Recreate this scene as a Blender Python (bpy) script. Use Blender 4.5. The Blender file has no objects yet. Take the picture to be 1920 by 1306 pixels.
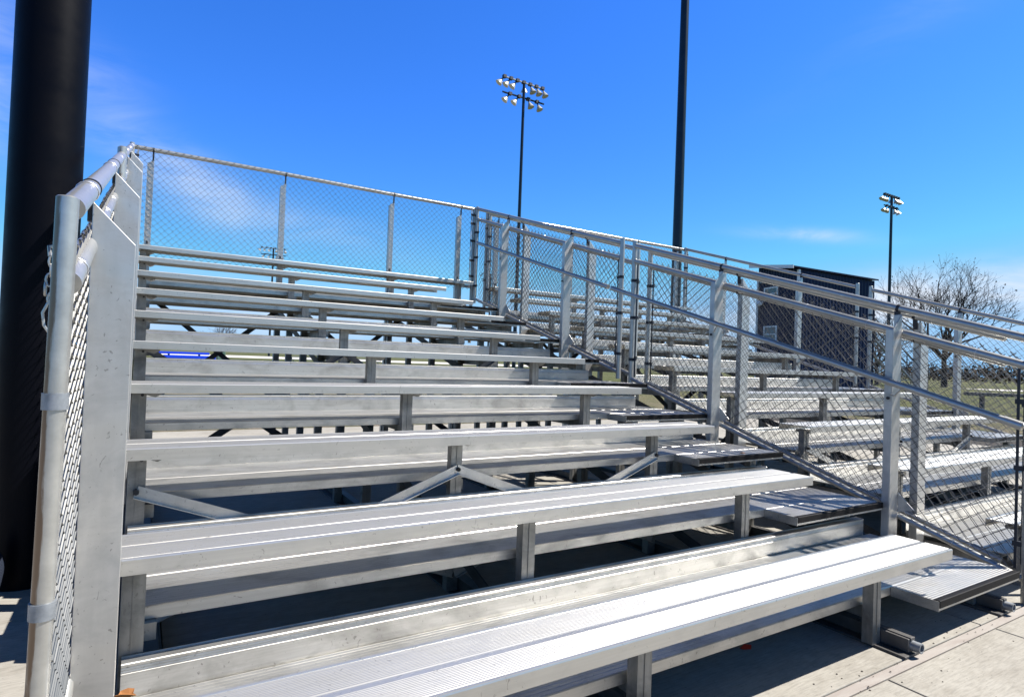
import bpy, math, random
from math import sin, cos, pi, radians, sqrt, atan2
from mathutils import Vector
random.seed(7)
S = bpy.context.scene
COL = S.collection

# ------------------------------------------------------------------ camera
CP = Vector((-0.0216, -1.1582, 0.7113)); YAW, PIT, ROL, FPX = 0.5552, 0.0179, 0.0372, 1136.57
_f = Vector((sin(YAW)*cos(PIT), cos(YAW)*cos(PIT), sin(PIT)))
_r = Vector((cos(YAW), -sin(YAW), 0)); _u = _r.cross(_f)
_r2 = cos(ROL)*_r + sin(ROL)*_u; _u2 = -sin(ROL)*_r + cos(ROL)*_u
cam = bpy.data.cameras.new('camera'); co = bpy.data.objects.new('camera', cam); COL.objects.link(co)
cam.lens = 36*FPX/1920; cam.sensor_width = 36; cam.clip_start = 0.05; cam.clip_end = 5000
from mathutils import Matrix
m = Matrix((_r2, _u2, -_f)).transposed().to_4x4(); m.translation = CP; co.matrix_world = m
S.camera = co

# ------------------------------------------------------------------ sun, sky, exposure
SUN = Vector((0.545, -0.262, 0.797)).normalized()
sl = bpy.data.lights.new('sun', 'SUN'); sl.energy = 5.0; sl.angle = radians(0.53); sl.color = (1.0, 0.955, 0.90)
so = bpy.data.objects.new('sun', sl); COL.objects.link(so); so.rotation_euler = SUN.to_track_quat('Z', 'Y').to_euler(); so.location = (6, -4, 12)
W = bpy.data.worlds.new('World'); S.world = W; W.use_nodes = True
nt = W.node_tree; N = nt.nodes; L = nt.links; N.clear()
def nd(t, **k):
    n = N.new(t)
    for a, b in k.items(): setattr(n, a, b)
    return n
out = nd('ShaderNodeOutputWorld'); bg = nd('ShaderNodeBackground'); L.new(bg.outputs[0], out.inputs[0])
sky = nd('ShaderNodeTexSky', sky_type='NISHITA', sun_disc=False)
sky.sun_elevation = math.asin(SUN.z); sky.sun_rotation = atan2(SUN.x, SUN.y); sky.altitude = 200; sky.air_density = 1.0; sky.dust_density = 0.3; sky.ozone_density = 3.0
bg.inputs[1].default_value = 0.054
tc = nd('ShaderNodeTexCoord')
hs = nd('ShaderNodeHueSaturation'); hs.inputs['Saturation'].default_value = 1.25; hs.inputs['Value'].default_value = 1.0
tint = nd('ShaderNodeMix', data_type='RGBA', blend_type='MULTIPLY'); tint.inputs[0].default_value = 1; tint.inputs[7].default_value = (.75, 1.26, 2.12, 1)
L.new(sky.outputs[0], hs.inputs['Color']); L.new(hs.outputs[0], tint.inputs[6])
def vm(op, a, b=None):
    n = nd('ShaderNodeVectorMath', operation=op)
    for i, v in enumerate((a, b)):
        if v is None: continue
        if isinstance(v, (tuple, Vector)): n.inputs[i].default_value = v
        else: L.new(v, n.inputs[i])
    return n
def mt(op, a, b=None, clamp=False):
    n = nd('ShaderNodeMath', operation=op, use_clamp=clamp)
    for i, v in enumerate((a, b)):
        if v is None: continue
        if isinstance(v, (int, float)): n.inputs[i].default_value = v
        else: L.new(v, n.inputs[i])
    return n.outputs[0]
# wisps of cirrus: (azimuth deg from +Y towards +X, elevation deg, half width deg, half height deg, tilt deg, amount)
CLOUDS = [(3.5, 13.4, 6, 2.0, -24, .7), (-3.5, 19.0, 3.5, 2.4, -24, .38), (13, 11.0, 9, 1.8, -10, .35), (-12, 18, 3.5, 6, 0, .9), (57.5, 11.4, 4.6, 0.55, -7, .6),
          (64, 6.0, 10, 1.8, 0, .9), (73, 6.4, 11, 2.0, 3, 1.0), (45, 3.0, 34, 2.6, 0, .7), (0, 3.0, 30, 3.0, 0, .6), (74, 30, 12, 2.0, 20, .16)]
ns = nd('ShaderNodeTexNoise'); ns.inputs['Scale'].default_value = 5.0; ns.inputs['Detail'].default_value = 9; ns.inputs['Roughness'].default_value = .62; ns.inputs['Distortion'].default_value = .6
mp = nd('ShaderNodeMapping'); mp.inputs['Scale'].default_value = (1.0, 1.0, 3.2); mp.inputs['Rotation'].default_value = (0.25, -0.3, 0)
L.new(tc.outputs['Generated'], mp.inputs[0]); L.new(mp.outputs[0], ns.inputs['Vector'])
nrm = nd('ShaderNodeMapRange'); nrm.inputs[1].default_value = .34; nrm.inputs[2].default_value = .72; L.new(ns.outputs[0], nrm.inputs[0])
tot = None
for az, el, hw, hh, tl, am in CLOUDS:
    a, e = radians(az), radians(el); c = Vector((sin(a)*cos(e), cos(a)*cos(e), sin(e))); r = Vector((cos(a), -sin(a), 0)); u = r.cross(c)
    t = radians(tl); r2 = r*cos(t)+u*sin(t); u2 = -r*sin(t)+u*cos(t)
    x = mt('MULTIPLY', vm('DOT_PRODUCT', tc.outputs['Generated'], r2).outputs['Value'], 1/sin(radians(hw)))
    y = mt('MULTIPLY', mt('SUBTRACT', vm('DOT_PRODUCT', tc.outputs['Generated'], u2).outputs['Value'], 0.0), 1/sin(radians(hh)))
    fr = mt('GREATER_THAN', vm('DOT_PRODUCT', tc.outputs['Generated'], c).outputs['Value'], 0.0)
    d2 = mt('ADD', mt('MULTIPLY', x, x), mt('MULTIPLY', y, y))
    g = mt('MULTIPLY', mt('MULTIPLY', mt('EXPONENT', mt('MULTIPLY', d2, -1.1)), am), fr)
    tot = g if tot is None else mt('ADD', tot, g)
cm = mt('MULTIPLY', tot, nrm.outputs[0], clamp=True)
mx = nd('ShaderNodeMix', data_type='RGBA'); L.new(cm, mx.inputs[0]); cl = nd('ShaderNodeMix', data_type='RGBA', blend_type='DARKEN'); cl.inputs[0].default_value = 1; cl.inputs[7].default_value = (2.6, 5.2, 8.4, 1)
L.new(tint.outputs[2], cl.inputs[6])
sz = nd('ShaderNodeSeparateXYZ'); L.new(tc.outputs['Generated'], sz.inputs[0])
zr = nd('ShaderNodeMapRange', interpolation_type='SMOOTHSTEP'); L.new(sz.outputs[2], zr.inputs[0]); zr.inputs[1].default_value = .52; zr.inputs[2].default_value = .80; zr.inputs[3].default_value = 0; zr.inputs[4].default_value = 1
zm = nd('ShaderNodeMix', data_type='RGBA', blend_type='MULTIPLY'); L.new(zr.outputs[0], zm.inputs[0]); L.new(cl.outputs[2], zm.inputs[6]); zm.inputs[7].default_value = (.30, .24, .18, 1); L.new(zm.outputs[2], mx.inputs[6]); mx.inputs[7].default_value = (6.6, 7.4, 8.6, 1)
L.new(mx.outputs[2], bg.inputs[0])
S.view_settings.view_transform = 'Standard'; S.view_settings.look = 'None'; S.view_settings.gamma = 1; S.view_settings.exposure = 1.15

# ------------------------------------------------------------------ dimensions
T, R = 0.6096, 0.184            # run and rise of the rows
G = -0.358                      # ground
LEN = 2.863; SP = 1.2415        # bench end, leg spacing
NR = 10
XL = -0.02
def ramp(y): return y*R/T

# ------------------------------------------------------------------ materials
def mat(name, col, rough=.5, metal=0.0, spec=.5, build=None):
    m = bpy.data.materials.new(name); m.use_nodes = True
    b = m.node_tree.nodes['Principled BSDF']; b.inputs['Base Color'].default_value = (*col, 1); b.inputs['Roughness'].default_value = rough
    b.inputs['Metallic'].default_value = metal; b.inputs['Specular IOR Level'].default_value = spec
    if build: build(m.node_tree, b)
    return m
def noise(t, scale, detail=6, rough=.55, stretch=(1, 1, 1), coord='Object', dist=0):
    c = t.nodes.new('ShaderNodeTexCoord'); mp = t.nodes.new('ShaderNodeMapping'); mp.inputs['Scale'].default_value = stretch
    n = t.nodes.new('ShaderNodeTexNoise'); n.inputs['Scale'].default_value = scale; n.inputs['Detail'].default_value = detail; n.inputs['Roughness'].default_value = rough; n.inputs['Distortion'].default_value = dist
    t.links.new(c.outputs[coord], mp.inputs[0]); t.links.new(mp.outputs[0], n.inputs['Vector']); return n.outputs[0]
def sc(*a): return tuple(x*.79 for x in a)
def rampn(t, src, stops):
    r = t.nodes.new('ShaderNodeValToRGB'); e = r.color_ramp.elements
    while len(e) < len(stops): e.new(.5)
    for i, (p, c) in enumerate(stops): e[i].position = p; e[i].color = (*c, 1) if isinstance(c, tuple) else (c, c, c, 1)
    t.links.new(src, r.inputs[0]); return r.outputs[0]
def mixc(t, fac, a, b, mode='MIX'):
    n = t.nodes.new('ShaderNodeMix'); n.data_type = 'RGBA'; n.blend_type = mode
    for i, v in ((0, fac), (6, a), (7, b)):
        if isinstance(v, (int, float)): n.inputs[i].default_value = v
        elif isinstance(v, tuple): n.inputs[i].default_value = (*v, 1)
        else: t.links.new(v, n.inputs[i])
    return n.outputs[2]
def bump(t, b, h, strength, dist=.002):
    n = t.nodes.new('ShaderNodeBump'); n.inputs['Strength'].default_value = strength; n.inputs['Distance'].default_value = dist
    t.links.new(h, n.inputs['Height']); t.links.new(n.outputs[0], b.inputs['Normal'])
def alu(c0, c1, metal, rough, blotch=.5, scr=True, streak=(.6, 30, 30), aniso=0, rv=(.06, .14), bs=.18):
    def f(t, b):
        s = noise(t, 4, 8, .6, streak)                 # drawn/brushed streaks along the extrusion
        base = rampn(t, s, [(.25, c0), (.75, c1)])
        g = noise(t, 5.5, 7, .62, (1, 1.6, 1.6), dist=.5)    # grime clouds
        gm = rampn(t, g, [(.46, (0.0,)*3), (.70, (1.0,)*3)])
        fac = t.nodes.new('ShaderNodeMath'); fac.operation = 'MULTIPLY'; t.links.new(gm, fac.inputs[0]); fac.inputs[1].default_value = min(1, blotch*1.5)
        base = mixc(t, fac.outputs[0], base, tuple(x*.62 for x in c0))
        if scr:
            k = noise(t, 46, 3, .5, (1, 1.6, .7), dist=2.2); km = rampn(t, k, [(.665, (0.0,)*3), (.70, (1.0,)*3)])
            f2 = t.nodes.new('ShaderNodeMath'); f2.operation = 'MULTIPLY'; t.links.new(km, f2.inputs[0]); f2.inputs[1].default_value = .6
            base = mixc(t, f2.outputs[0], base, (.16, .15, .14))
        t.links.new(base, b.inputs['Base Color'])
        rr = rampn(t, g, [(.3, (rough-rv[0],)*3), (.7, (rough+rv[1],)*3)]); t.links.new(rr, b.inputs['Roughness'])
        bump(t, b, s, bs, .0008)
        if aniso:
            b.inputs['Anisotropic'].default_value = aniso
            v = t.nodes.new('ShaderNodeCombineXYZ'); v.inputs[0].default_value = 1; t.links.new(v.outputs[0], b.inputs['Tangent'])
    return f
M = {}
M['seat'] = mat('anodised_seat', (.7, .7, .7), .4, .35, .5, alu((.44, .43, .40), (.51, .50, .468), .35, .33, .22, True, aniso=.5, rv=(.02, .05), bs=.05))
M['seat'].node_tree.nodes['Principled BSDF'].inputs['Metallic'].default_value = .70
M['mill'] = mat('mill_aluminium', (.5, .5, .5), .4, .45, .5, alu((.43, .42, .392), (.56, .55, .52), .45, .34, .5, True, aniso=.6, rv=(.03, .10), bs=.08))
M['mill'].node_tree.nodes['Principled BSDF'].inputs['Metallic'].default_value = .75
M['post'] = mat('channel_aluminium', (.5, .5, .5), .4, .5, .5, alu((.46, .452, .43), (.57, .56, .535), .5, .34, .35, True, (6, 6, 1)))
M['post'].node_tree.nodes['Principled BSDF'].inputs['Metallic'].default_value = .75
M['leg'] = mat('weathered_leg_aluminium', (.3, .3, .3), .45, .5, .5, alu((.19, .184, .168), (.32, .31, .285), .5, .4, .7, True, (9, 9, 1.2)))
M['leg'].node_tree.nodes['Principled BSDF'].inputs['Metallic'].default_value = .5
M['frame'] = mat('dull_frame_steel', (.11, .105, .10), .6, .3, .4, lambda t, b: t.links.new(rampn(t, noise(t, 9, 6, .6), [(.3, (.045, .044, .043)), (.7, (.10, .095, .09))]), b.inputs['Base Color']))
def galv(t, b):
    n = noise(t, 30, 5, .6); s = noise(t, 3, 6, .6, (1, 1, 1))
    t.links.new(mixc(t, .35, rampn(t, n, [(.3, sc(.44, .435, .41)), (.7, sc(.58, .575, .54))]), rampn(t, s, [(.35, sc(.38, .375, .355)), (.65, sc(.60, .595, .56))])), b.inputs['Base Color'])
    bump(t, b, n, .12, .0006)
M['pipe'] = mat('galvanised_pipe', (.6, .6, .62), .32, .65, .5, galv)
def rusty(t, b):
    n = noise(t, 30, 5, .6, (1, 1, 1)); base = rampn(t, n, [(.3, sc(.44, .435, .41)), (.7, sc(.58, .575, .54))])
    s = noise(t, 16, 8, .7, (3, 3, .35))
    c = t.nodes.new('ShaderNodeTexCoord'); sx = t.nodes.new('ShaderNodeVectorMath'); sx.operation = 'DOT_PRODUCT'; t.links.new(c.outputs['Normal'], sx.inputs[0]); sx.inputs[1].default_value = (-.80, -.60, 0)
    a = t.nodes.new('ShaderNodeMath'); a.operation = 'MULTIPLY_ADD'; t.links.new(sx.outputs['Value'], a.inputs[0]); a.inputs[1].default_value = 1.6; t.links.new(s, a.inputs[2])
    mr = t.nodes.new('ShaderNodeMapRange'); mr.inputs[1].default_value = 1.90; mr.inputs[2].default_value = 2.04; t.links.new(a.outputs[0], mr.inputs[0]); f = mr.outputs[0]
    t.links.new(mixc(t, f, base, (.17, .125, .09)), b.inputs['Base Color'])
    bump(t, b, s, .3, .001)
M['pipe_rust'] = mat('stained_galvanised_pipe', (.6, .6, .62), .32, .7, .5, rusty)
M['wire'] = mat('galvanised_wire', (.13, .13, .125), .36, .6, .5)
M['tie'] = mat('tie_wire', (.55, .55, .56), .35, .7, .5)
M['band'] = mat('zinc_band', (.24, .26, .28), .5, .55, .5, lambda t, b: t.links.new(rampn(t, noise(t, 60, 4), [(.3, (.19, .205, .22)), (.7, (.30, .32, .34))]), b.inputs['Base Color']))
M['black'] = mat('dark_clamp_steel', (.022, .024, .03), .5, .3, .5)
M['nose'] = mat('black_step_nosing', (.018, .017, .02), .6, 0, .12, lambda t, b: t.links.new(rampn(t, noise(t, 40, 5, .6, (.5, 3, 3)), [(.3, (.003, .003, .0035)), (.75, (.012, .011, .011))]), b.inputs['Base Color']))
M['bolt'] = mat('blackened_bolt', (.03, .03, .032), .5, .6, .5)
M['blackpole'] = mat('black_painted_steel', (.002, .0022, .004), .42, 0, .07, lambda t, b: (bump(t, b, noise(t, 25, 6, .6), .12, .002), t.links.new(rampn(t, noise(t, 6, 7, .65), [(.3, (.34,)*3), (.75, (.55,)*3)]), b.inputs['Roughness'])))
def lpole(t, b): t.links.new(rampn(t, noise(t, 3, 4), [(.3, (.006, .010, .014)), (.7, (.013, .019, .025))]), b.inputs['Base Color'])
M['lightpole'] = mat('dark_light_pole', (.04, .05, .06), .30, .3, .5, lpole)
M['lamp'] = mat('lamp_reflector', (.42, .41, .37), .35, .3, .5)
M['lampglass'] = mat('lamp_glass', (.5, .55, .56), .1, 0, .6)
def conc(t, b):
    a = noise(t, 1.3, 8, .6, (1, 1, 1)); f = noise(t, 14, 6, .7, (1, 1, 1)); br = noise(t, 42, 3, .6, (.35, 3.2, 1)); sp = noise(t, 120, 2, .5)
    c = rampn(t, a, [(.3, sc(.315, .293, .25)), (.7, sc(.40, .38, .328))])
    c = mixc(t, .35, c, rampn(t, f, [(.3, sc(.26, .24, .205)), (.65, sc(.42, .398, .352))]))
    c = mixc(t, .5, c, rampn(t, br, [(.32, (.60,)*3), (.56, (1.0,)*3)]), 'MULTIPLY')
    c = mixc(t, .6, c, rampn(t, sp, [(.27, (.35,)*3), (.33, (1.0,)*3)]), 'MULTIPLY')
    stn = noise(t, .9, 9, .72, (1, 2.2, 1), dist=1.2)
    c = mixc(t, .8, c, rampn(t, stn, [(.34, (.70, .68, .65)), (.50, (1.0,)*3), (.66, (.86, .85, .83))]), 'MULTIPLY')
    t.links.new(c, b.inputs['Base Color']); bump(t, b, br, .35, .003)
M['concrete'] = mat('broom_finished_concrete', (.45, .44, .4), .85, 0, .3, conc)
def strip(t, b):
    c = rampn(t, noise(t, 5, 7, .65, (1, 5, 1), dist=.6), [(.35, sc(.30, .262, .232)), (.60, sc(.365, .335, .30)), (.75, sc(.41, .395, .36))])
    t.links.new(c, b.inputs['Base Color'])
M['strip'] = mat('joint_filler', (.4, .34, .3), .85, 0, .3, strip)
def grass(t, b):
    big = noise(t, .05, 8, .65); f = noise(t, 2.4, 9, .7); fine = noise(t, 38, 5, .7)
    g = rampn(t, f, [(.32, (.036, .047, .013)), (.55, (.070, .076, .024)), (.75, (.12, .105, .048))])
    d = rampn(t, fine, [(.3, (.12, .095, .065)), (.7, (.215, .175, .125))])
    m2 = rampn(t, big, [(.47, (0.0,)*3), (.60, (1.0,)*3)])
    # worn bare soil close to the stands, turf farther off
    c = t.nodes.new('ShaderNodeTexCoord'); vl = t.nodes.new('ShaderNodeVectorMath'); vl.operation = 'LENGTH'; t.links.new(c.outputs['Object'], vl.inputs[0])
    near = t.nodes.new('ShaderNodeMapRange'); near.inputs[1].default_value = 25; near.inputs[2].default_value = 14; t.links.new(vl.outputs['Value'], near.inputs[0])
    fn = t.nodes.new('ShaderNodeMath'); fn.operation = 'MULTIPLY_ADD'; fn.use_clamp = True; t.links.new(f, fn.inputs[0]); fn.inputs[1].default_value = 2.2; fn.inputs[2].default_value = -.75
    nf = t.nodes.new('ShaderNodeMath'); nf.operation = 'MULTIPLY'; t.links.new(near.outputs[0], nf.inputs[0]); nf.inputs[1].default_value = 1.0
    ad = t.nodes.new('ShaderNodeMath'); ad.operation = 'ADD'; ad.use_clamp = True; t.links.new(nf.outputs[0], ad.inputs[0])
    q = t.nodes.new('ShaderNodeMath'); q.operation = 'MULTIPLY'; t.links.new(m2, q.inputs[0]); q.inputs[1].default_value = .35; t.links.new(q.outputs[0], ad.inputs[1])
    pr = t.nodes.new('ShaderNodeMath'); pr.operation = 'MULTIPLY'; t.links.new(ad.outputs[0], pr.inputs[0]); t.links.new(fn.outputs[0], pr.inputs[1])
    pw = t.nodes.new('ShaderNodeMath'); pw.operation = 'MULTIPLY_ADD'; pw.use_clamp = True; t.links.new(pr.outputs[0], pw.inputs[0]); pw.inputs[1].default_value = 1.6; pw.inputs[2].default_value = 0
    t.links.new(mixc(t, pw.outputs[0], g, d), b.inputs['Base Color']); bump(t, b, fine, .8, .04)
M['grass'] = mat('winter_turf', (.1, .12, .03), .95, 0, .2, grass)
M['path'] = mat('pale_path', (.5, .48, .44), .9, 0, .2, lambda t, b: t.links.new(rampn(t, noise(t, .6, 6), [(.3, (.44, .42, .38)), (.7, (.55, .53, .49))]), b.inputs['Base Color']))
M['bark'] = mat('dark_bark', (.04, .032, .028), .9, 0, .2, lambda t, b: (t.links.new(rampn(t, noise(t, 3, 7, .7, (1, 1, .3)), [(.3, (.022, .018, .016)), (.7, (.075, .062, .05))]), b.inputs['Base Color'])))
M['twig'] = mat('twig_bark', (.03, .023, .021), .9, 0, .2)
M['deadleaf'] = mat('dry_leaf', (.30, .13, .045), .8, 0, .2)
M['brush'] = mat('bare_brush', (.06, .048, .035), .95, 0, .1, lambda t, b: t.links.new(rampn(t, noise(t, .7, 6, .7), [(.3, (.030, .026, .018)), (.55, (.065, .05, .036)), (.75, (.11, .085, .06))]), b.inputs['Base Color']))
def navy(t, b):
    t.links.new(rampn(t, noise(t, 1.2, 6, .6, (1, 1, .4)), [(.3, (.004, .009, .032)), (.7, (.008, .016, .05))]), b.inputs['Base Color'])
M['navy'] = mat('navy_metal_siding', (.018, .03, .06), .5, 0, .25, navy)
M['white'] = mat('white_paint', (.78, .78, .76), .5, 0, .4)
M['glass'] = mat('window_glass', (.05, .08, .09), .06, 0, .8)
M['blue'] = mat('blue_plastic_boards', (.008, .05, .62), .35, 0, .5)
M['skyblue'] = mat('light_blue_windscreen', (.04, .26, .52), .6, 0, .3)
M['green'] = mat('green_enamel', (.10, .17, .12), .5, 0, .4)
M['cloth'] = mat('navy_wool', (.020, .026, .042), .95, 0, .1, lambda t, b: bump(t, b, noise(t, 180, 4, .7), .9, .004))
M['red'] = mat('red_plastic_scrap', (.55, .03, .012), .5, 0, .4)
M['soil'] = mat('dark_soil', (.05, .045, .04), .95, 0, .1)

# ------------------------------------------------------------------ mesh builder
class MB:
    def __init__(s): s.v = []; s.f = []
    def add(s, vs, fs):
        o = len(s.v); s.v += [tuple(v) for v in vs]; s.f += [tuple(i+o for i in f) for f in fs]; return s
    def box(s, x0, x1, y0, y1, z0, z1):
        v = [(x, y, z) for z in (z0, z1) for y in (y0, y1) for x in (x0, x1)]
        return s.add(v, [(0, 2, 3, 1), (4, 5, 7, 6), (0, 1, 5, 4), (2, 6, 7, 3), (0, 4, 6, 2), (1, 3, 7, 5)])
    def extx(s, prof, x0, x1, caps=True):      # closed (y,z) outline pushed along X
        n = len(prof); v = [(x0, y, z) for y, z in prof]+[(x1, y, z) for y, z in prof]
        f = [(i, (i+1) % n, n+(i+1) % n, n+i) for i in range(n)]
        if caps: f += [tuple(range(n))[::-1], tuple(range(n, 2*n))]
        return s.add(v, f)
    def prism(s, pts, d):                      # polygon of 3-D points pushed by vector d
        n = len(pts); a = [Vector(p) for p in pts]; d = Vector(d); v = a+[p+d for p in a]
        f = [(i, (i+1) % n, n+(i+1) % n, n+i) for i in range(n)]+[tuple(range(n))[::-1], tuple(range(n, 2*n))]
        return s.add(v, f)
    def tube(s, pts, rad, n=12, caps=True, hollow=False):
        pts = [Vector(p) for p in pts]; rads = rad if isinstance(rad, (list, tuple)) else [rad]*len(pts)
        base = len(s.v); ref = None
        for i, p in enumerate(pts):
            a = pts[max(i-1, 0)]; b = pts[min(i+1, len(pts)-1)]; d = (b-a).normalized()
            if ref is None: ref = Vector((0, 0, 1)) if abs(d.z) < .9 else Vector((1, 0, 0))
            e1 = (ref-d*ref.dot(d)); e1 = e1.normalized() if e1.length > 1e-6 else d.orthogonal().normalized(); ref = e1; e2 = d.cross(e1)
            for k in range(n):
                t = 2*pi*k/n; s.v.append(tuple(p+(e1*cos(t)+e2*sin(t))*rads[i]))
        for i in range(len(pts)-1):
            for k in range(n):
                a = base+i*n+k; b = base+i*n+(k+1) % n; s.f.append((a, b, b+n, a+n))
        if caps:
            s.f.append(tuple(base+k for k in range(n))[::-1]); e = base+(len(pts)-1)*n; s.f.append(tuple(e+k for k in range(n)))
        return s
    def ring(s, c, ax, r, th, n=14, wide=0):   # a band: flat hoop (wide>0) or wire loop
        c = Vector(c); ax = Vector(ax).normalized(); e1 = ax.orthogonal().normalized(); e2 = ax.cross(e1)
        if wide:
            prof = [(r, -wide/2), (r+th, -wide/2), (r+th, wide/2), (r, wide/2)]
        else:
            prof = [(r+th*(1+cos(q)), th*sin(q)) for q in (0, pi/2, pi, 3*pi/2)]
        vs = []; fs = []
        for k in range(n):
            t = 2*pi*k/n; d = e1*cos(t)+e2*sin(t)
            vs += [c+d*a+ax*b for a, b in prof]
        for k in range(n):
            for j in range(4):
                a = k*4+j; b = k*4+(j+1) % 4; c2 = ((k+1) % n)*4; fs.append((a, b, c2+(j+1) % 4, c2+j))
        return s.add(vs, fs)
    def build(s, name, mt_, parent=None, smooth=False, bevel=0, props=None):
        off = Vector((0, 0, 0)); p = parent
        while p is not None: off += p.location; p = p.parent
        me = bpy.data.meshes.new(name); me.from_pydata([tuple(Vector(v)-off) for v in s.v], [], s.f); me.materials.append(mt_)
        o = bpy.data.objects.new(name, me); COL.objects.link(o)
        if parent: o.parent = parent
        if smooth:
            me.polygons.foreach_set('use_smooth', [True]*len(me.polygons))
            try: me.set_sharp_from_angle(angle=radians(40))
            except Exception: pass
        if bevel:
            b = o.modifiers.new('bevel', 'BEVEL'); b.width = bevel; b.segments = 2; b.limit_method = 'ANGLE'; b.angle_limit = radians(50)
        if props:
            for k, v in props.items(): o[k] = v
        return o
def root(name, loc, label, cat, group=None):
    o = bpy.data.objects.new(name, None); COL.objects.link(o); o.location = loc; o.empty_display_size = .2
    o['label'] = label; o['category'] = cat
    if group: o['group'] = group
    return o
def tag(o, label, cat, group=None):
    o['label'] = label; o['category'] = cat
    if group: o['group'] = group
    return o
def struct(o, kind='structure'): o['kind'] = kind; return o
def copy_tree(o, parent=None):
    c = o.copy(); COL.objects.link(c); c.parent = parent
    for ch in [k for k in o.children]: copy_tree(ch, c)
    return c

# ------------------------------------------------------------------ ground, slabs, paths
GZ = G-.035
mb = MB(); n = 24
xs = [-1600, -500, -150, -60, -20, 0, 12, 20, 30, 60, 150, 500, 1600]; ys = [-800, -100, -20, 0, 10, 20, 40, 80, 160, 400, 1800]
vs = [(x, y, GZ) for y in ys for x in xs]; fs = [(j*len(xs)+i, j*len(xs)+i+1, (j+1)*len(xs)+i+1, (j+1)*len(xs)+i) for j in range(len(ys)-1) for i in range(len(xs)-1)]
struct(mb.add(vs, fs).build('ground', M['grass']))
# pad under the stands and walk in front of it: separate slabs with open joints
mb = MB(); J = .004
def slab(x0, x1, y0, y1): mb.box(x0+J, x1-J, y0+J, y1-J, G-.03, G)
px = [-9, -5.9, -2.9, 0.10, 3.13, 6.2, 9.3, 11.3]
for i in range(len(px)-1):
    for a, b in ((-.008, 3.05), (3.05, 6.1), (6.1, 7.6)): slab(px[i], px[i+1], a, b)
struct(mb.build('concrete_pad', M['concrete'], bevel=.003))
mb = MB()
px = [-9, -5.5, -2.2, -.4, 2.26, 3.14, 6.1, 9.1, 14]
for i in range(len(px)-1):
    for a, b in ((-9, -6), (-6, -3), (-3, -.05)): slab(px[i], px[i+1], a, b)
struct(mb.build('walkway', M['concrete'], bevel=.003))
struct(MB().box(-9, 11.3, -.048, -.010, G-.03, G-.002).build('joint_strip', M['strip']))
struct(MB().box(-9.3, 14.3, -9.3, 7.8, G-.034, G-.024).build('slab_bed', M['soil']))
mb = MB(); mb.prism([(60, 20, GZ+.01), (260, -40, GZ+.01), (262, -36, GZ+.01), (62, 23.5, GZ+.01)], (0, 0, .012))
mb.prism([(-80, 92, GZ+.01), (70, 78, GZ+.01), (76, 104, GZ+.01), (-80, 122, GZ+.01)], (0, 0, .012))
struct(mb.build('path', M['path']))

# ------------------------------------------------------------------ one stand of benches
def seat_prof(y0, z, w=.2363, th=.0413):
    p = [(y0, z-th), (y0, z-.004), (y0+.0015, z-.0008), (y0+.004, z), (y0+.009, z), (y0+.010, z-.002), (y0+.014, z-.002)]
    y = .014
    def ribs(a, b):
        k = int((b-a)/.0062); s = (b-a)/k
        for i in range(k):
            q = a+i*s; p.extend([(y0+q, z-.0009), (y0+q+s*.25, z), (y0+q+s*.62, z), (y0+q+s*.8, z-.0009)])
    ribs(.015, .104); p.extend([(y0+.105, z-.0022), (y0+.123, z-.0022)]); ribs(.124, .222)
    p.extend([(y0+.223, z-.002), (y0+.226, z-.002), (y0+.227, z), (y0+w-.003, z), (y0+w, z-.003), (y0+w, z-th)])
    # hollow underside
    p.extend([(y0+w-.003, z-th), (y0+w-.003, z-.006), (y0+.003, z-.006), (y0+.003, z-th)])
    return p
def foot_prof(y0, y1, z, th=.036):
    p = [(y0, z-th), (y0, z-.003), (y0+.003, z)]
    k = 14; s = (y1-y0-.008)/k
    for i in range(k):
        q = y0+.004+i*s; p.extend([(q, z-.0006), (q+s*.12, z), (q+s*.8, z), (q+s*.92, z-.0006)])
    p.extend([(y1-.003, z), (y1, z-.003), (y1, z-th), (y1-.003, z-th), (y1-.003, z-.006), (y0+.003, z-.006), (y0+.003, z-th)])
    return p
stand = root('bleacher', (1.4, 2.9, G), 'near aluminium bleacher of ten bench rows, filling the left and centre, nearest the camera', 'bleacher', 'two aluminium bleachers side by side')
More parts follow.
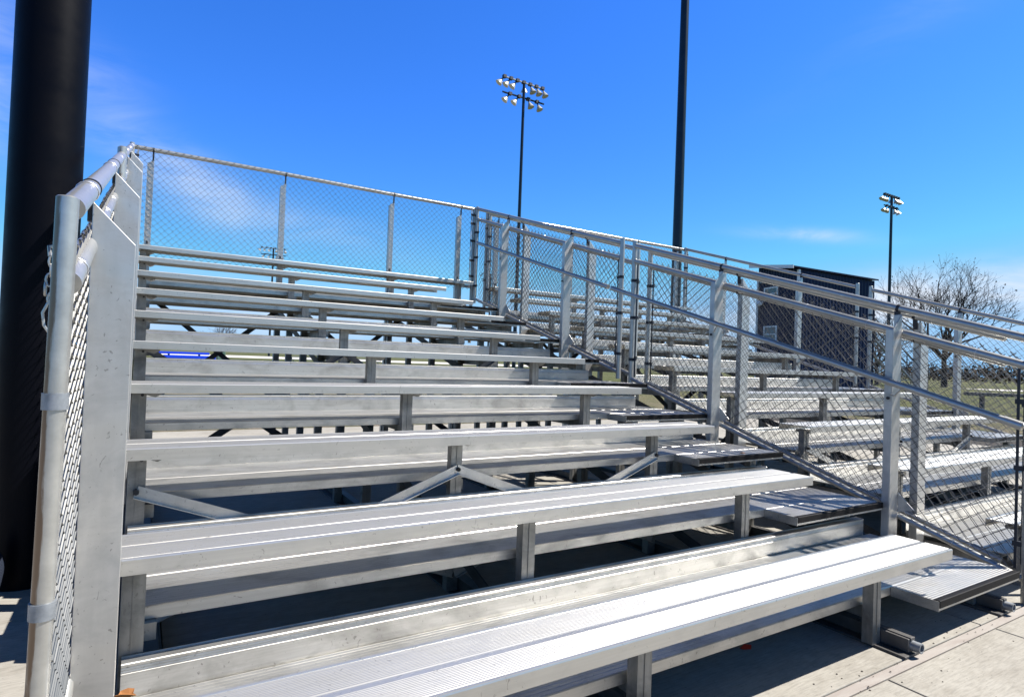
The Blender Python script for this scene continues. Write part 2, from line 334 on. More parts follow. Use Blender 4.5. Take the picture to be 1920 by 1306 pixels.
for i in range(NR):
    y, z = i*T, i*R
    xr = LEN-(.018 if i == 8 else 0)
    if i == 9: xr = 3.50
    MB().extx(seat_prof(y, z), -.115, xr).build('seat_plank', M['seat'], stand)
    # footboard: two planks with a fine gap
    zf = (i-1)*R; ya, yb, yc = y+.167, y+.4205, y+.675
    if i < 9:
        MB().extx(foot_prof(ya, yb-.0018, zf), XL, 3.495).extx(foot_prof(yb+.0018, y+.661, zf), XL, 3.495).build('footboard', M['mill'], stand)
        # riser board with ribs near its top and a flange pointing back
        yf = yc; yc = y+.664; h = .0865; p = [(yc, zf-.012), (yc, zf+h-.026)]
        for q in (.025, .018, .011): p += [(yc+.0012, zf+h-q), (yc+.0012, zf+h-q+.002), (yc, zf+h-q+.003)]
        p += [(yc, zf+h-.002), (yc+.002, zf+h), (yc+.038, zf+h), (yc+.0382, zf+h+.003), (yc+.041, zf+h+.003), (yc+.041, zf+h-.018), (yc+.038, zf+h-.018), (yc+.038, zf+h-.004), (yc+.004, zf+h-.004), (yc+.004, zf-.012)]
        MB().extx(p, XL, 3.44).build('riser_board', M['mill'], stand)
        # aisle step in front of the footboard
        ys0 = y-.015
        st = MB().extx(foot_prof(ys0, ya-.002, zf, .037), 2.722, 3.495).box(2.719, 2.7225, ys0, ya-.002, zf-.040, zf-.0005).build('aisle_step', M['mill'], stand)
        MB().extx([(ys0-.003, zf-.027), (ys0-.003, zf+.001), (ys0, zf+.0028), (ys0+.020, zf+.0025), (ys0+.0235, zf+.0002), (ys0+.004, zf-.001), (ys0+.0005, zf-.027)], 2.724, 3.497).build('step_nosing', M['nose'], st)
    # end caps of the bench
# frames
FX = [0.0, SP, 2*SP, 3.36]
for fi, X in enumerate(FX):
    mb = MB(); bx = X+.034 if fi < 3 else X+.0
    mb.box(bx, bx+.052, .00, 5.74, G+.012, G+.062); mb.box(bx-.045, bx+.066, -.012, 5.74, G, G+.010); mb.box(bx+.012, bx+.03, -.004, .20, G+.055, G+.0665)
    sk = mb.build('ground_beam', M['frame'], stand, bevel=.002)
    pp = MB(); pp.tube([(bx+.026, -.035, G+.036), (bx+.026, .03, G+.036)], .019, 16, caps=False); pp.tube([(bx+.026, .03, G+.036), (bx+.026, -.035, G+.036)], .0145, 16, caps=False).ring((bx+.026, -.035, G+.036), (0, 1, 0), .0145, .0045, 16, .002)
    pp.build('beam_pipe', M['band'], sk, smooth=True)
    for i in range(NR):
        y, z = i*T, i*R; top = z-.0415 if (fi < 3 or i == 9) else (i-1)*R-.04
        if fi == 3 and i == 0: top = -.222
        w = .055; x0, x1 = X-w/2, X+w/2; ya, yb = y+.100, y+.142; t = .0045
        lg = MB(); lg.box(x0, x1, ya, ya+t, G+.011, top); lg.box(x0, x0+t, ya+t, yb, G+.011, top); lg.box(x1-t, x1, ya+t, yb, G+.011, top)
        lg.box(X-.002, X+.004, ya-.0025, ya, G+.05, top-.002)
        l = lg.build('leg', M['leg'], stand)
        if fi < 3:
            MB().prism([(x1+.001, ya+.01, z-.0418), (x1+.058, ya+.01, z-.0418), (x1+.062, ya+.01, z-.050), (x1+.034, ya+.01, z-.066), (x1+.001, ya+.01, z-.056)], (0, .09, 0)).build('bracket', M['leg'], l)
        if fi == 0 and i in (1, 2, 3, 4, 5, 6, 7, 8):
            MB().tube([(X+.012, ya-.006, z-.055), (X+.012, ya, z-.055)], .0065, 8).build('bolt', M['bolt'], l)
        # carriers under the footboard
        if i < 9:
            zf = (i-1)*R-.037
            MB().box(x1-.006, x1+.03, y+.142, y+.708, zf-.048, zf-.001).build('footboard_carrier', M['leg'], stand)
    # sloping chord behind the legs
    MB().prism([(X-.03, .80, -.235), (X-.03, .82, -.28), (X-.03, 5.66, 1.17), (X-.03, 5.64, 1.225)], (-.005, 0, 0)).build('sloping_chord', M['frame'], stand)
# cross bracing between the frames
def brace(xa, za, xb, zb, y, m='post', flip=1):
    a = Vector((xa, y, za)); b = Vector((xb, y, zb)); d = (b-a).normalized(); nn = Vector((-d.z, 0, d.x))*flip
    if nn.z > 0: nn = -nn
    w = .040
    mb = MB(); mb.prism([a-nn*w/2, b-nn*w/2, b+nn*w/2, a+nn*w/2], (0, .004, 0))
    e = nn*(w/2); mb.prism([a+e, b+e, b+e+Vector((0, -.014, 0)), a+e+Vector((0, -.014, 0))], tuple(nn*.003))
    return mb.build('cross_brace', M[m], stand)
for row, zt, zb, mm in ((2, .205, -.26, 'post'), (5, .72, -.15, 'frame'), (8, 1.20, .15, 'frame')):
    for k in range(2):
        xa, xb = FX[k], FX[k+1]; y = row*T+.094
        brace(xa, zt, xb, zb, y, mm); brace(xb, zt, xa, zb, y-.009, mm)
        for X in (xa, xb):
            MB().tube([(X, y-.02, zt), (X, y+.005, zt)], .010, 6).build('bolt', M['bolt'], stand)

# ------------------------------------------------------------------ chain link
DW = .0325
def fabric(P, nrm, u0, u1, vb, vt, wr=.0024, step=DW, sides=4):
    """P(u, v) -> point; wires zigzag upwards; vb/vt constant in v"""
    mb = MB(); nrm = Vector(nrm); k = 0; nw = int((u1-u0)/DW); w = (u1-u0)/nw; nv = int(round((vt-vb)/step))
    for k in range(nw):
        pts = []
        for j in range(nv+1):
            s = 1 if (j+k) % 2 == 0 else -1
            jit = random.uniform(-.0022, .0022)
            pts.append(P(u0+(k+.5)*w+s*(w/2+.0010)+jit, vb+j*step+random.uniform(-.0018, .0018))+nrm*(s*wr*1.05))
        # knuckled ends
        s0 = 1 if k % 2 == 0 else -1
        pts[0] = pts[0]-(pts[1]-pts[0])*.12; pts[-1] = pts[-1]+(pts[-1]-pts[-2])*.30
        mb.tube(pts, wr, sides, caps=False)
    return mb
PR = .021
def side_fence(xin, outd, label, handrail=False):
    """sloping guard fence; xin = inner face of its posts, outd = +1/-1 towards the outside"""
    xo = xin+outd*.089; xr = xo+(.022 if outd > 0 else -.008); xm = xr+outd*(PR+.003)*0
    rt = root('guard_fence', (xr, 2.8, G), label, 'fence', 'sloping chain link guard fences of the bleachers')
    SEC = (((.03 if outd < 0 else -.005), 2.745), (2.905, 5.66))
    for a, b in SEC:
        for nm, h in (('top_rail', .897), ('mid_rail', .768), ('bottom_rail', -.245)):
            hh = h+.003 if nm == 'top_rail' else h
            a0_ = a+(.13 if (outd < 0 and a < .2) else .015)
            rl = MB().tube([(xr, a0_, hh+ramp(a0_)), (xr, (a+b)/2, hh+ramp((a+b)/2)+random.uniform(-.003, .002)), (xr, b-.015, hh+ramp(b))], PR if nm != 'bottom_rail' else .017, 20).build(nm, M['pipe'], rt, smooth=True)
            # wire ties on the rails
            if nm != 'top_rail' or outd < 0:
                k = 6 if nm != 'top_rail' else 3
                for q in range(k):
                    yy = a+(q+.6+random.uniform(-.12, .12))*(b-a)/k
                    MB().ring((xr, yy, hh+ramp(yy)), (0, 1, R/T), (PR if nm != 'bottom_rail' else .017), .0013, 14).build('tie_wire', M['tie'], rl, smooth=True)
        for e, yy in enumerate((a, b)):
            first = (e == 0 and a < .2)
            zb = G if first else ramp(yy)-.30; zt = ramp(yy)+((.933 if (first and outd < 0) else .948) if not (e == 1 and b > 5) else .93)
            pst = MB(); xx = xr if not first else (xr+.0055 if outd < 0 else xr)
            rad = PR if not first else (.0155 if outd < 0 else .0205)
            ln_ = (lambda z: xx-.0125*(zt-z)/(zt-zb)) if (first and outd < 0) else (lambda z: xx)
            pst.tube([(ln_(zb), yy, zb), (xx, yy, zt-.002), (xx, yy, zt)], [rad, rad, rad-.002], 24)
            p_ = pst.build('pipe_post', M['pipe_rust'] if first else M['pipe'], rt, smooth=True)
            if first:
                MB().tube([(xx, yy, zt), (xx, yy, zt+.0005)], rad-.0035, 20).build('cap', M['band'], p_, smooth=True)
            for h in ((.61, .285) if first else (.60, .28, -.08)):
                MB().ring((ln_(ramp(yy)+h), yy, ramp(yy)+h), (0, 0, 1), rad+.0003, .0022, 24, .026).build('band', M['band'] if (first and outd < 0) else M['black'], p_, smooth=True)
            # tension bar with its clamps
            yb = yy+(.045 if e == 0 else -.045)
            MB().box(xr-.002, xr+.002, yb-.006, yb+.006, ramp(yb)-.215, ramp(yb)+.755).build('tension_bar', M['black'], rt)
            for h in (.60, .28, -.08):
                ya_, yb_ = sorted((yy, yb+(.012 if e == 0 else -.012)))
                MB().box(xr-.007, xr+.007, ya_+.0, yb_, ramp(yy)+h-.012, ramp(yy)+h+.012).build('clamp', M['black'], p_)
        P = lambda u, v: Vector((xr+outd*(PR*.0+.0), u, v+ramp(u)))
        xf = xo-.0035 if outd < 0 else xr+PR+.0025
        P = (lambda xf: (lambda u, v: Vector((xf, u, v+ramp(u)))))(xf)
        fabric(P, (1, 0, 0), a+.045, b-.045, -.235, .795).build('chain_link_mesh', M['wire'], rt, smooth=True)
    for i in (1, 3, 6, 8):
        y0 = i*T-.047; zi, ze = ramp(y0+.047)+.768, ramp(y0+.047)+.860; zb = max(G+.002, (i-1)*R-.32); t = .0045
        x0, x1 = xin, xo
        mb = MB(); mb.prism([(x0, y0, zb), (x1, y0, zb), (x1, y0, ze), (x0, y0, zi)] if outd > 0 else [(x1, y0, zb), (x0, y0, zb), (x0, y0, zi), (x1, y0, ze)], (0, t, 0))
        a_, b_ = sorted((x0, x0+outd*t)); mb.box(a_, b_, y0+t, y0+.042, zb, zi)
        a_, b_ = sorted((x1, x1-outd*t)); mb.box(a_, b_, y0+t, y0+.042, zb, ze-.004)
        ps = mb.build('channel_post', M['post'], rt, bevel=.0016)
        # strap from the tip of the post up to the top rail
        yc = y0+.02; zr = .90+ramp(yc)
        MB().ring((xr, yc+.01, .90+ramp(yc+.01)), (0, 1, R/T), PR+.0004, .0016, 20, .016).box(min(xo, xr)-.003, max(xo, xr)-.0, yc, yc+.022, zr-.075, zr-PR+.004).build('rail_clamp', M['black'], ps, smooth=False)
        MB().ring((xr, yc+.01, .768+ramp(yc+.01)), (0, 1, R/T), PR+.0004, .0018, 20, .018).build('rail_clamp', M['black'], ps, smooth=False)
        # gusset at the foot
        if outd > 0:
            zg = (i-1)*R+.02
            MB().prism([(x1-.002, y0-.002, zg+.035), (x1-.002, y0-.085, zg-.045), (x1-.002, y0-.002, zg-.07)], (.004, 0, 0)).build('gusset', M['post'], ps)
    if handrail:
        xh = xin-.052; HZ = .500
        hr = MB().tube([(xh, -.02, HZ+ramp(-.02)), (xh, 1.4, HZ+ramp(1.4)-.002), (xh, 2.78, HZ+ramp(2.78))], .0185, 20).build('handrail', M['pipe'], rt, smooth=True)
        MB().tube([(xh, 2.90, HZ+ramp(2.90)), (xh, 4, HZ+ramp(4)-.002), (xh, 5.33, HZ+ramp(5.33))], .0185, 20).build('handrail', M['pipe'], rt, smooth=True)
        for yj in (-.02, 2.78, 2.90, 1.25, .38, 4.15):
            L_ = .06
            MB().tube([(xh, yj-L_*.2, HZ+ramp(yj-L_*.2)), (xh, yj+L_, HZ+ramp(yj+L_))], .0205, 20).build('rail_sleeve', M['pipe'], hr, smooth=True)
        MB().tube([(xh, -.03, HZ-.006), (xh+.012, -.055, HZ-.016), (xh+.06, -.07, HZ-.016), (xr-.02, .01, HZ-.01)], .012, 10).build('rail_end', M['pipe'], hr, smooth=True)
        for i in (1, 3, 6, 8):
            y0 = i*T-.047; zz = HZ+ramp(y0)
            pts = [(xh, y0-.075, zz-.034), (xh+.004, y0-.05, zz-.062), (xh+.02, y0-.03, zz-.078), (xin-.004, y0+.006, zz-.072)]
            b = MB().tube(pts, .0048, 8); b.box(xin-.004, xin-.0004, y0+.002, y0+.034, zz-.112, zz-.066); b.tube([(xh-.0, y0-.10, zz-.028), (xh, y0-.05, zz-.018)], .008, 8)
            bo = b.build('handrail_bracket', M['pipe'], hr, smooth=True)
            MB().tube([(xin-.0105, y0+.018, zz-.094), (xin-.003, y0+.018, zz-.094)], .0085, 10).build('bolt', M['bolt'], bo)
    return rt
fl = side_fence(-.031, -1, 'chain link guard fence along the left end of the near bleacher, beside the black column')
fa = side_fence(3.503, 1, 'chain link guard fence with long round handrail beside the aisle of the near bleacher', True)
# chain and hook hanging at the front post of the left fence
cx, cy, cz = -.176, .38, .875
mb = MB()
for k in range(5):
    c = Vector((cx+random.uniform(-.006, .006), cy, cz-.019*k)); ax = (1, 0, 0) if k % 2 else (0, 1, .2)
    e = [(c+Vector((0, 0, 0))+(Vector((0, .006*cos(t), .013*sin(t))) if k % 2 else Vector((.006*cos(t), 0, .013*sin(t))))) for t in [2*pi*q/12 for q in range(13)]]
    mb.tube(e, .0022, 6, caps=False)
mb.tube([(cx, cy, cz-.085), (cx-.008, cy, cz-.105), (cx-.005, cy, cz-.13), (cx+.010, cy, cz-.155)], .0026, 6)
mb.tube([(-.15, cy+.02, cz+.04), (-.18, cy+.01, cz+.03), (cx, cy, cz+.01)], .004, 6)
mb.build('chain', M['pipe'], fl, smooth=True)

# back fence
bf = root('back_fence', (1.72, 5.7, G), 'tall chain link fence with bright top rail across the back of the near bleacher', 'fence', 'chain link back fences of the bleachers')
YB, ZT, ZBm = 5.70, 2.612, 1.578
xa, xb = -.14, 3.60
tr = MB().tube([(xa, YB, ZT), (1.2, YB, ZT+.004), (2.4, YB, ZT-.003), (xb, YB, ZT)], PR, 16).build('top_rail', M['pipe'], bf, smooth=True)
P = lambda u, v: Vector((u, YB-.026, v))
fabric(P, (0, 1, 0), xa+.02, xb-.02, ZBm, ZT+.008, .0021, (ZT+.008-ZBm)/32).build('chain_link_mesh', M['wire'], bf, smooth=True)
for q in range(26):
    x = xa+.08+q*.14
    MB().ring((x, YB, ZT), (1, 0, .3), PR, .0013, 10).build('tie_wire', M['tie'], tr, smooth=True)
for X in (.03, 1.26, 2.49, 3.385):
    y0 = YB+.004; t = .004; zt = ZT-.13
    mb = MB(); mb.prism([(X-.028, y0, G+.003), (X+.028, y0, G+.003), (X+.028, y0, ZT-.035), (X+.005, y0, zt+.02), (X-.028, y0, zt)], (0, t, 0)); mb.box(X-.028, X-.024, y0+t, y0+.045, G+.003, zt-.002); mb.box(X+.024, X+.028, y0+t, y0+.045, G+.003, ZT-.036)
    ps = mb.build('channel_post', M['post'], bf)
    MB().box(X+.012, X+.026, y0-.004, y0-.0005, ZT-.10, ZT+.004).ring((X+.019, YB, ZT), (1, 0, 0), PR+.0005, .002, 14, .016).build('rail_clamp', M['black'], ps)
    MB().box(X-.01, X+.006, y0-.006, y0-.0005, 1.70, 1.725).build('clamp', M['black'], ps)
for X, e in ((xa+.012, 1), (xb-.012, -1)):
    p_ = MB().tube([(X, YB, .9), (X, YB, ZT+.02)], PR, 16).build('pipe_post', M['pipe'], bf, smooth=True)
    MB().box(X+e*.05-.006, X+e*.05+.006, YB-.03, YB-.026, ZBm+.02, ZT-.02).build('tension_bar', M['band'], bf)
    for h in (1.75, 1.95, 2.2, 2.42, 2.53):
        MB().ring((X, YB, h), (0, 0, 1), PR+.0004, .0025, 16, .024).box(min(X, X+e*.06), max(X, X+e*.06), YB-.034, YB-.026, h-.011, h+.011).build('clamp', M['black'], p_)
MB().box(3.40, 3.59, YB+.02, YB+.024, 1.60, 1.64).build('tie_plate', M['post'], bf)

# ------------------------------------------------------------------ the second stand and its fences, copied
DX, DZ = 3.93, -.03
s2 = copy_tree(stand); s2.location = stand.location+Vector((DX, 0, DZ)); s2['label'] = 'farther aluminium bleacher seen through the chain link, beyond the aisle fence'
f2 = copy_tree(fl); f2.location = fl.location+Vector((DX, 0, DZ)); f2['label'] = 'left end guard fence of the farther bleacher, right behind the fence with the handrail'
for ch in list(f2.children):
    if ch.name.startswith('chain') and not ch.name.startswith('chain_link'): bpy.data.objects.remove(ch)
f3 = copy_tree(fa); f3.location = fa.location+Vector((DX-.12, 0, DZ)); f3['label'] = 'guard fence on the far right end of the farther bleacher, before the navy building'
b2 = copy_tree(bf); b2.location = bf.location+Vector((DX-.02, 0, DZ)); b2['label'] = 'chain link fence across the back of the farther bleacher, right of the gate posts'

# ------------------------------------------------------------------ black column on the left
pc = root('black_column', (-.399, 2.298, G), 'thick round black steel column standing beside the left fence', 'column')
MB().tube([(-.399, 2.298, G), (-.399, 2.298, G+4), (-.399, 2.298, G+9)], .137, 64).build('shaft', M['blackpole'], pc, smooth=True)

# ------------------------------------------------------------------ light poles
def lamp(mb_box, mb_cone, c, aim, s):
    c = Vector(c); aim = Vector(aim).normalized(); e1 = aim.orthogonal().normalized()
    mb_box.box(c.x-.17*s, c.x+.17*s, c.y-.17*s, c.y+.17*s, c.z-.13*s, c.z+.15*s)
    a = c+aim*.12*s; b = c+aim*.38*s
    mb_box.tube([a, b], .07*s, 8)
    mb_cone.tube([b-aim*.02, b+aim*.10*s, b+aim*.42*s, b+aim*.55*s], [.09*s, .14*s, .30*s, .36*s], 14)
def light_pole(base, h, r0, r1, armdir, alen, label, s=1.0, aims=None, two=True, n1=7, n2=4):
    bx, by = base; rt = root('light_pole', (bx, by, GZ), label, 'light pole', 'floodlight poles of the sports ground')
    MB().tube([(bx, by, GZ), (bx, by, GZ+h*.5), (bx, by, GZ+h)], [r0, (r0+r1)/2, r1], 20).build('pole', M['lightpole'], rt, smooth=True)
    d = Vector((*armdir, 0)).normalized()
    nrm = Vector((-d.y, d.x, 0))
    for lv, (zz, n, al) in enumerate(((GZ+h, n1, alen), (GZ+h-1.15*s, n2, alen*1.02))):
        c = Vector((bx, by, zz)); mb = MB(); mb.tube([c-d*al, c+d*al], .07*s, 6); mb.tube([c-d*al*.9+Vector((0, 0, -.03)), c+d*al*.9], .05*s, 6)
        ar = mb.build('crossarm', M['lightpole'] if lv else M['band'], rt)
        for k in range(n):
            t = -1+2*(k+.15 if lv == 0 else k+.8)/(n-.6 if lv == 0 else n+.6)
            t = max(-1, min(1, t)); q = c+d*al*t
            aim = Vector((0, 0, -1))+d*(-.75 if t < -.05 else .25)+nrm*(.25 if t < 0 else -.3)
            b_ = MB(); c_ = MB(); lamp(b_, c_, q, aim, s*.74)
            lo = b_.build('floodlight', M['black'], ar); c_.build('reflector', M['lamp'], lo, smooth=True)
    return rt
light_pole((23.85, 37.0), 21.8, .15, .10, (1.0, 0), 1.8, 'slim dark floodlight pole with twelve lamps near the centre of the sky', 1.0)
light_pole((18.17, 15.95), 24.0, .21, .14, (1, 0), 2.0, 'thick dark pole rising out of the top of the picture, right of centre', 1.0)
light_pole((53.7, 25.5), 16.05, .14, .10, (1, 0), 1.15, 'dark floodlight pole at the far right above the bare tree', .8)
light_pole((20.8, 117.0), 19.9, .20, .15, (1, -.1), 2.1, 'distant tiny floodlight pole seen through the back fence behind the second fence post', 1.05, n1=6)
light_pole((69.0, 120.6), 20.6, .22, .16, (1, -.4), 2.1, 'distant tiny floodlight pole seen through mesh just right of the back fence corner', 1.05, n1=6)

# ------------------------------------------------------------------ navy building
C1 = Vector((25.15, 15.2, 0)); sd = Vector((4.1, -1.1, 0)).normalized(); fd = Vector((1.1, 4.1, 0)).normalized()
bd = root('press_box', (C1.x, C1.y, GZ), 'two storey navy metal clad building with white trim and small windows', 'building')
HB = 5.66; SL = 4.3; FW = 2.65
def Q(a, b, z): return tuple(C1+fd*a+sd*b+Vector((0, 0, GZ+z)))
mb = MB()
# corrugated walls: side (along sd) and front (along fd); ribs are modelled
def corr(o, d, nn, ln, z0, za, zb_):
    k = int(ln/.09); vs = []; fs = []
    for i in range(k+1):
        a = ln*i/k; dd = .03 if i % 2 else 0; p = o+d*a+nn*dd
        vs += [tuple(p+Vector((0, 0, z0))), tuple(p+Vector((0, 0, za+(zb_-za)*i/k)))]
    for i in range(k): fs.append((2*i, 2*i+2, 2*i+3, 2*i+1))
    return vs, fs
B0 = C1+Vector((0, 0, GZ))
for args in ((B0, sd, Vector((-fd.x, -fd.y, 0)), SL, 0, HB, HB-.25), (B0, fd, Vector((-sd.x, -sd.y, 0)), FW, 0, HB, HB+.40), (B0+fd*FW, sd, fd, SL, 0, HB+.40, HB+.15), (B0+sd*SL, fd, sd, FW, 0, HB-.25, HB+.15)):
    mb.add(*corr(*args))
mb.build('wall', M['navy'], bd)
MB().prism([Q(-.15, -.45, HB+.03), Q(FW+.15, -.45, HB+.44), Q(FW+.15, SL+.12, HB+.17), Q(-.15, SL+.12, HB-.24)], (0, 0, .06)).build('roof', M['navy'], bd)
MB().prism([Q(-.17, -.48, HB-.04), Q(FW+.17, -.48, HB+.36), Q(FW+.17, -.45, HB+.36), Q(-.17, -.45, HB-.04)], (0, 0, .15)).build('fascia', M['white'], bd)
for a, b in ((-.06, -.06), (FW-.03, -.06)):
    MB().prism([Q(a, b, 0), Q(a+.11, b, 0), Q(a+.11, b+.10, 0), Q(a, b+.10, 0)], (0, 0, HB-.05)).build('corner_trim', M['white'], bd)
for z0, z1, a0, a1 in ((2.35, 3.15, 1.25, 2.15), (4.35, 5.0, 1.25, 2.2)):
    mb = MB(); e = .07
    mb.prism([Q(a0, -.07, z0), Q(a1, -.07, z0), Q(a1, -.07, z0+e), Q(a0, -.07, z0+e)], tuple(sd*.05)); mb.prism([Q(a0, -.07, z1-e), Q(a1, -.07, z1-e), Q(a1, -.07, z1), Q(a0, -.07, z1)], tuple(sd*.05))
    mb.prism([Q(a0, -.072, z0+e), Q(a0+e, -.072, z0+e), Q(a0+e, -.072, z1-e), Q(a0, -.072, z1-e)], tuple(sd*.05)); mb.prism([Q(a1-e, -.072, z0+e), Q(a1, -.072, z0+e), Q(a1, -.072, z1-e), Q(a1-e, -.072, z1-e)], tuple(sd*.05))
    mb.prism([Q(a0+e, -.07, (z0+z1)/2-.025), Q(a1-e, -.07, (z0+z1)/2-.025), Q(a1-e, -.07, (z0+z1)/2+.025), Q(a0+e, -.07, (z0+z1)/2+.025)], tuple(sd*.04))
    w = mb.build('window', M['white'], bd); MB().prism([Q(a0, -.045, z0), Q(a1, -.045, z0), Q(a1, -.045, z1), Q(a0, -.045, z1)], tuple(sd*.01)).build('pane', M['glass'], w)
MB().tube([Q(2.35, -.12, 4.2), Q(2.35, -.12, 4.25), Q(2.35, -.25, 4.3)], [.14, .16, .10], 10).build('loudspeaker', M['white'], bd)
MB().prism([Q(1.9, -.35, 5.2), Q(2.15, -.35, 5.2), Q(2.15, -.35, 5.42), Q(1.9, -.35, 5.42)], tuple(sd*.3)).build('wall_lamp', M['leg'], bd)
# steel stair beside it
mb = MB()
for k in range(2):
    o = C1+sd*(SL+.5+.9*k)-fd*.2
    for z in (0, 1.3): pass
st0 = C1+sd*(SL+.45)+fd*.3
sr = root('stair', (st0.x, st0.y, GZ), 'steel stair flight right of the navy building, mostly hidden by mesh', 'stair')
for side in (0, 1):
    o = st0+fd*(.9*side)+Vector((0, 0, GZ)); a = o+sd*3.4; b = o+Vector((0, 0, 2.7))
    MB().tube([a, b], .07, 6).build('stringer', M['band'], sr)
    for h in (.5, 1.0): MB().tube([a+Vector((0, 0, h)), b+Vector((0, 0, h)), b+Vector((0, 0, h))-sd*.5], .03, 6).build('handrail', M['black'], sr)
    for k in range(6):
        p = a+(b-a)*k/5; MB().tube([p, p+Vector((0, 0, 1.0))], .025, 6).build('baluster', M['black'], sr)
for k in range(12):
    p = st0+Vector((0, 0, GZ))+sd*3.4*(1-(k+.5)/12)+Vector((0, 0, 2.7*(k+.5)/12))
    MB().prism([p, p+fd*.9, p+fd*.9+sd*.25, p+sd*.25], (0, 0, .04)).build('tread', M['post'], sr)

# ------------------------------------------------------------------ trees
def bare_tree(base, h, spread, label, seed, lean=(0, 0), maxd=6, leaves=120):
    rnd = random.Random(seed); bx, by = base
    rt = root('bare_tree', (bx, by, GZ), label, 'tree')
    limbs = MB(); twigs = MB(); lv = MB()
    def grow(p, d, ln, r, depth):
        k = 3; pts = [p]; rads = [r]; q = p; dd = d
        for i in range(k):
            dd = (dd+Vector((rnd.uniform(-1, 1), rnd.uniform(-1, 1), rnd.uniform(-.5, .9)))*.11).normalized()
            q = q+dd*ln/k; pts.append(q); rads.append(r*(1-.34*(i+1)/k))
        (limbs if depth < 3 else twigs).tube(pts, rads, 7 if depth < 2 else (5 if depth < 3 else 3), caps=False)
        if depth >= maxd:
            if rnd.random() < leaves:
                e = Vector((rnd.uniform(-1, 1), rnd.uniform(-1, 1), rnd.uniform(-1, 1))).normalized()*h*.011; g = e.orthogonal()*.7; twigs.add([q, q+e, q+e+g, q+g], [(0, 1, 2, 3)])
            return
        n = rnd.choice((2, 3, 3, 3)) if depth > 0 else 6
        for j in range(n):
            a = rnd.uniform(0, 2*pi); sp = rnd.uniform(.35, .75) if depth else rnd.uniform(.35, .95)
            e1 = dd.orthogonal().normalized(); e2 = dd.cross(e1)
            a = 2*pi*(j+rnd.uniform(-.3, .3))/n
            nd_ = (dd+(e1*cos(a)+e2*sin(a))*sp*spread+Vector((0, 0, .10))).normalized()
            st = pts[-1] if rnd.random() < .55 or depth == 0 else pts[-2]
            grow(st, nd_, ln*rnd.uniform(.66, .88) if depth else ln*rnd.uniform(.85, 1.15), max(r*(.60 if depth else .55), .006), depth+1)
    grow(Vector((bx, by, GZ)), Vector((lean[0], lean[1], 1)).normalized(), h*.225, h*.026, 0)
    limbs.build('trunk', M['bark'], rt, smooth=True); tw = twigs.build('crown', M['twig'], rt)
    return rt
bare_tree((64.6, 25.8), 11.4, 1.05, 'large bare tree at the right with dark forked trunk and spreading twigs', 11, (.0, 0), 7, .12)
bare_tree((58.5, 28.8), 7.2, 1.1, 'smaller bare tree just right of the navy building, behind the stair', 5, (0, 0), 6, .25)
bare_tree((9.7, 88.3), 5.0, 1.0, 'tiny distant bare tree seen under the upper benches at left', 9, (0, 0), 5, 0)
# far brush and woodland belts
def belt(name, pts, h, dens, label, seed):
    rnd = random.Random(seed); mb = MB()
    for (x0, y0), (x1, y1) in zip(pts[:-1], pts[1:]):
        ln = math.hypot(x1-x0, y1-y0); n = int(ln*dens)
        for i in range(n):
            t = rnd.random(); x = x0+(x1-x0)*t+rnd.gauss(0, 2.2); y = y0+(y1-y0)*t+rnd.gauss(0, 2.2)
            hh = h*(.55+.45*sin(x*.11+y*.07)*sin(x*.043+1)+.0)*rnd.uniform(.4, 1.15)
            z = GZ+max(.1, hh)*rnd.random()**.6; s = rnd.uniform(.25, .8)*h*.14
            e = Vector((rnd.uniform(-1, 1), rnd.uniform(-1, 1), rnd.uniform(-.2, 1))).normalized()*s; g = Vector((rnd.uniform(-1, 1), rnd.uniform(-1, 1), rnd.uniform(-1, 1))).normalized()*s*.5
            c = Vector((x, y, z)); mb.add([c-e, c+g, c+e, c-g], [(0, 1, 2, 3)])
    o = mb.build(name, M['brush']); o['kind'] = 'stuff'; o['label'] = label; o['category'] = 'brush'; return o
belt('brush', [(128, 62), (170, 25), (190, -10), (200, -60)], 5.0, 75, 'dark band of leafless brush along the horizon at the right', 3)
belt('woodland', [(-150, 240), (-20, 270), (90, 240), (190, 150), (240, 60)], 7.0, 28, 'low far line of leafless woodland on the horizon', 4)

# ------------------------------------------------------------------ things beyond the stands
pt = root('picnic_table', (2.6, 42.5, GZ), 'bright blue picnic table on the grass, seen under the benches at left', 'picnic table')
for k in range(3): MB().box(1.1, 4.0, 42.0+k*.27, 42.24+k*.27, GZ+.66, GZ+.80).build('tabletop', M['blue'], pt, bevel=.01)
for yy in (41.2, 43.5): MB().box(1.5, 4.3, yy, yy+.3, GZ+.40, GZ+.58).build('bench', M['blue'], pt, bevel=.01)
for xx in (1.7, 3.4):
    MB().prism([(xx, 41.2, GZ), (xx, 41.35, GZ), (xx, 42.6, GZ+.72), (xx, 42.4, GZ+.72)], (.1, 0, 0)).prism([(xx, 43.6, GZ), (xx, 43.45, GZ), (xx, 42.2, GZ+.72), (xx, 42.4, GZ+.72)], (.1, 0, 0)).box(xx, xx+.1, 41.3, 43.7, GZ+.34, GZ+.42).build('leg', M['black'], pt)
tag(MB().box(-9, .8, 70, 70.2, GZ, GZ+1.15).build('windscreen_fence', M['skyblue'], bevel=.02), 'light blue windscreen fence far off, low at the left under the benches', 'fence')
ut = root('utility_box', (4.9, 44, GZ), 'green utility cabinet on the grass right of the blue table', 'cabinet')
MB().box(4.65, 5.15, 43.8, 44.3, GZ+.05, GZ+1.1).build('cabinet', M['green'], ut, bevel=.02); MB().box(4.6, 5.2, 43.75, 44.35, GZ, GZ+.06).build('plinth', M['path'], ut); MB().box(4.62, 5.18, 43.77, 44.33, GZ+1.1, GZ+1.16).build('lid', M['green'], ut)
ow = root('far_bleacher', (16, 52, GZ), 'low aluminium bleacher far off on the grass, seen through the frames', 'bleacher')
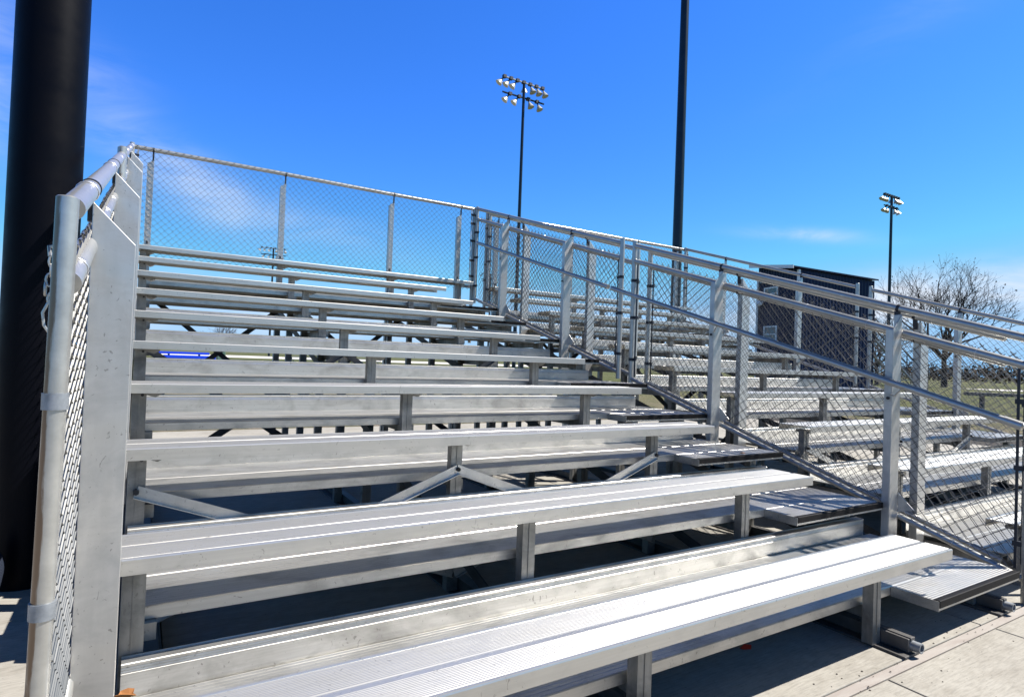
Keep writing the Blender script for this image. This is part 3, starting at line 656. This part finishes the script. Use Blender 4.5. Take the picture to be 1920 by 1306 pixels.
for k in range(4):
    MB().box(11, 19, 52+.6*k, 52.25+.6*k, GZ+.40+.2*k, GZ+.45+.2*k).build('seat_plank', M['seat'], ow)
    for xx in (11.3, 13.8, 16.3, 18.7): MB().box(xx, xx+.06, 52.1+.6*k, 52.16+.6*k, GZ, GZ+.40+.2*k).build('leg', M['leg'], ow)
# dark bench at the far right
db = root('park_bench', (21.9, 5.9, GZ), 'dark backless bench on the bare ground at the far right edge', 'bench')
MB().prism([(20.6, 6.7, GZ+.55), (23.6, 5.0, GZ+.55), (23.75, 5.3, GZ+.55), (20.75, 7.0, GZ+.55)], (0, 0, .09)).build('seat', M['frame'], db)
for t in (.12, .88):
    x, y = 20.68+3*t, 6.85-1.7*t; MB().box(x-.05, x+.05, y-.05, y+.05, GZ, GZ+.55).build('leg', M['frame'], db)

# ------------------------------------------------------------------ small litter
def leaf(c, s, label, m='deadleaf', curl=.3, seed=1):
    rnd = random.Random(seed); vs = []; n = 10
    for ring_, rr in ((0, 0), (1, .55), (2, 1.0)):
        for k in range(n if ring_ else 1):
            a = 2*pi*k/n; q = rr*s*(1+.28*(k % 2))*rnd.uniform(.8, 1.1) if ring_ else 0
            vs.append((c[0]+q*cos(a)*1.4, c[1]+q*sin(a)*.8, c[2]+.002+curl*s*rr*rr*abs(sin(a+.4))+rnd.uniform(0, .15)*s*rr))
    fs = [(0, 1+k, 1+(k+1) % n) for k in range(n)]+[(1+k, 1+n+k, 1+n+(k+1) % n, 1+(k+1) % n) for k in range(n)]
    o = MB().add(vs, fs).build('leaf', M[m]); sm = o.modifiers.new('thickness', 'SOLIDIFY'); sm.thickness = .0008
    return tag(o, label, 'leaf')
leaf((-.012, .285, .002), .013, 'orange dry leaf on the lowest bench by the left post', seed=2, curl=.9)
leaf((3.16, 1.25, .187), .014, 'small brown dry leaf on the third aisle step', seed=3)
o = MB().add([(1.985, .33, G+.003), (2.015, .318, G+.003), (2.035, .332, G+.008), (2.01, .346, G+.011), (1.98, .34, G+.004)], [(0, 1, 2, 3, 4)]).build('plastic_scrap', M['red'])
sm = o.modifiers.new('thickness', 'SOLIDIFY'); sm.thickness = .0015; tag(o, 'bright red plastic scrap on the shaded concrete under the front bench', 'litter')
# dark cloth bundle at the left edge
mb = MB(); c = Vector((-.505, 2.06, -.240)); rnd = random.Random(5); n1, n2 = 16, 10
for i in range(n2+1):
    t = pi*i/n2
    for k in range(n1):
        a = 2*pi*k/n1; q = 1+.08*sin(3*a+i)+rnd.uniform(-.04, .04); mb.v.append(tuple(c+Vector((.062*sin(t)*cos(a)*q, .07*sin(t)*sin(a)*q, -.116*cos(t)))))
for i in range(n2):
    for k in range(n1): mb.f.append((i*n1+k, i*n1+(k+1) % n1, (i+1)*n1+(k+1) % n1, (i+1)*n1+k))
tag(mb.build('cloth_bundle', M['cloth'], smooth=True), 'dark navy cloth bundle at the extreme left edge before the black column', 'cloth')

# grit and crumbs lying along the joint strip and on the slabs
rnd = random.Random(21); mb = MB()
for i in range(150):
    x = rnd.uniform(1.2, 4.6); y = rnd.gauss(-.03, .05) if rnd.random() < .6 else rnd.uniform(-.6, .12); q = rnd.uniform(.0012, .0042)
    c = Vector((x, y, G+q*.3)); vs = [c+Vector((q*rnd.uniform(.6, 1.4)*cos(a), q*rnd.uniform(.6, 1.2)*sin(a), 0)) for a in [2*pi*k/6 for k in range(6)]]+[c+Vector((0, 0, q*.7))]
    mb.add(vs, [(k, (k+1) % 6, 6) for k in range(6)])
g_ = mb.build('grit', M['bark']); g_['kind'] = 'stuff'; g_['label'] = 'dark grit scattered on the concrete along the joint'; g_['category'] = 'grit'
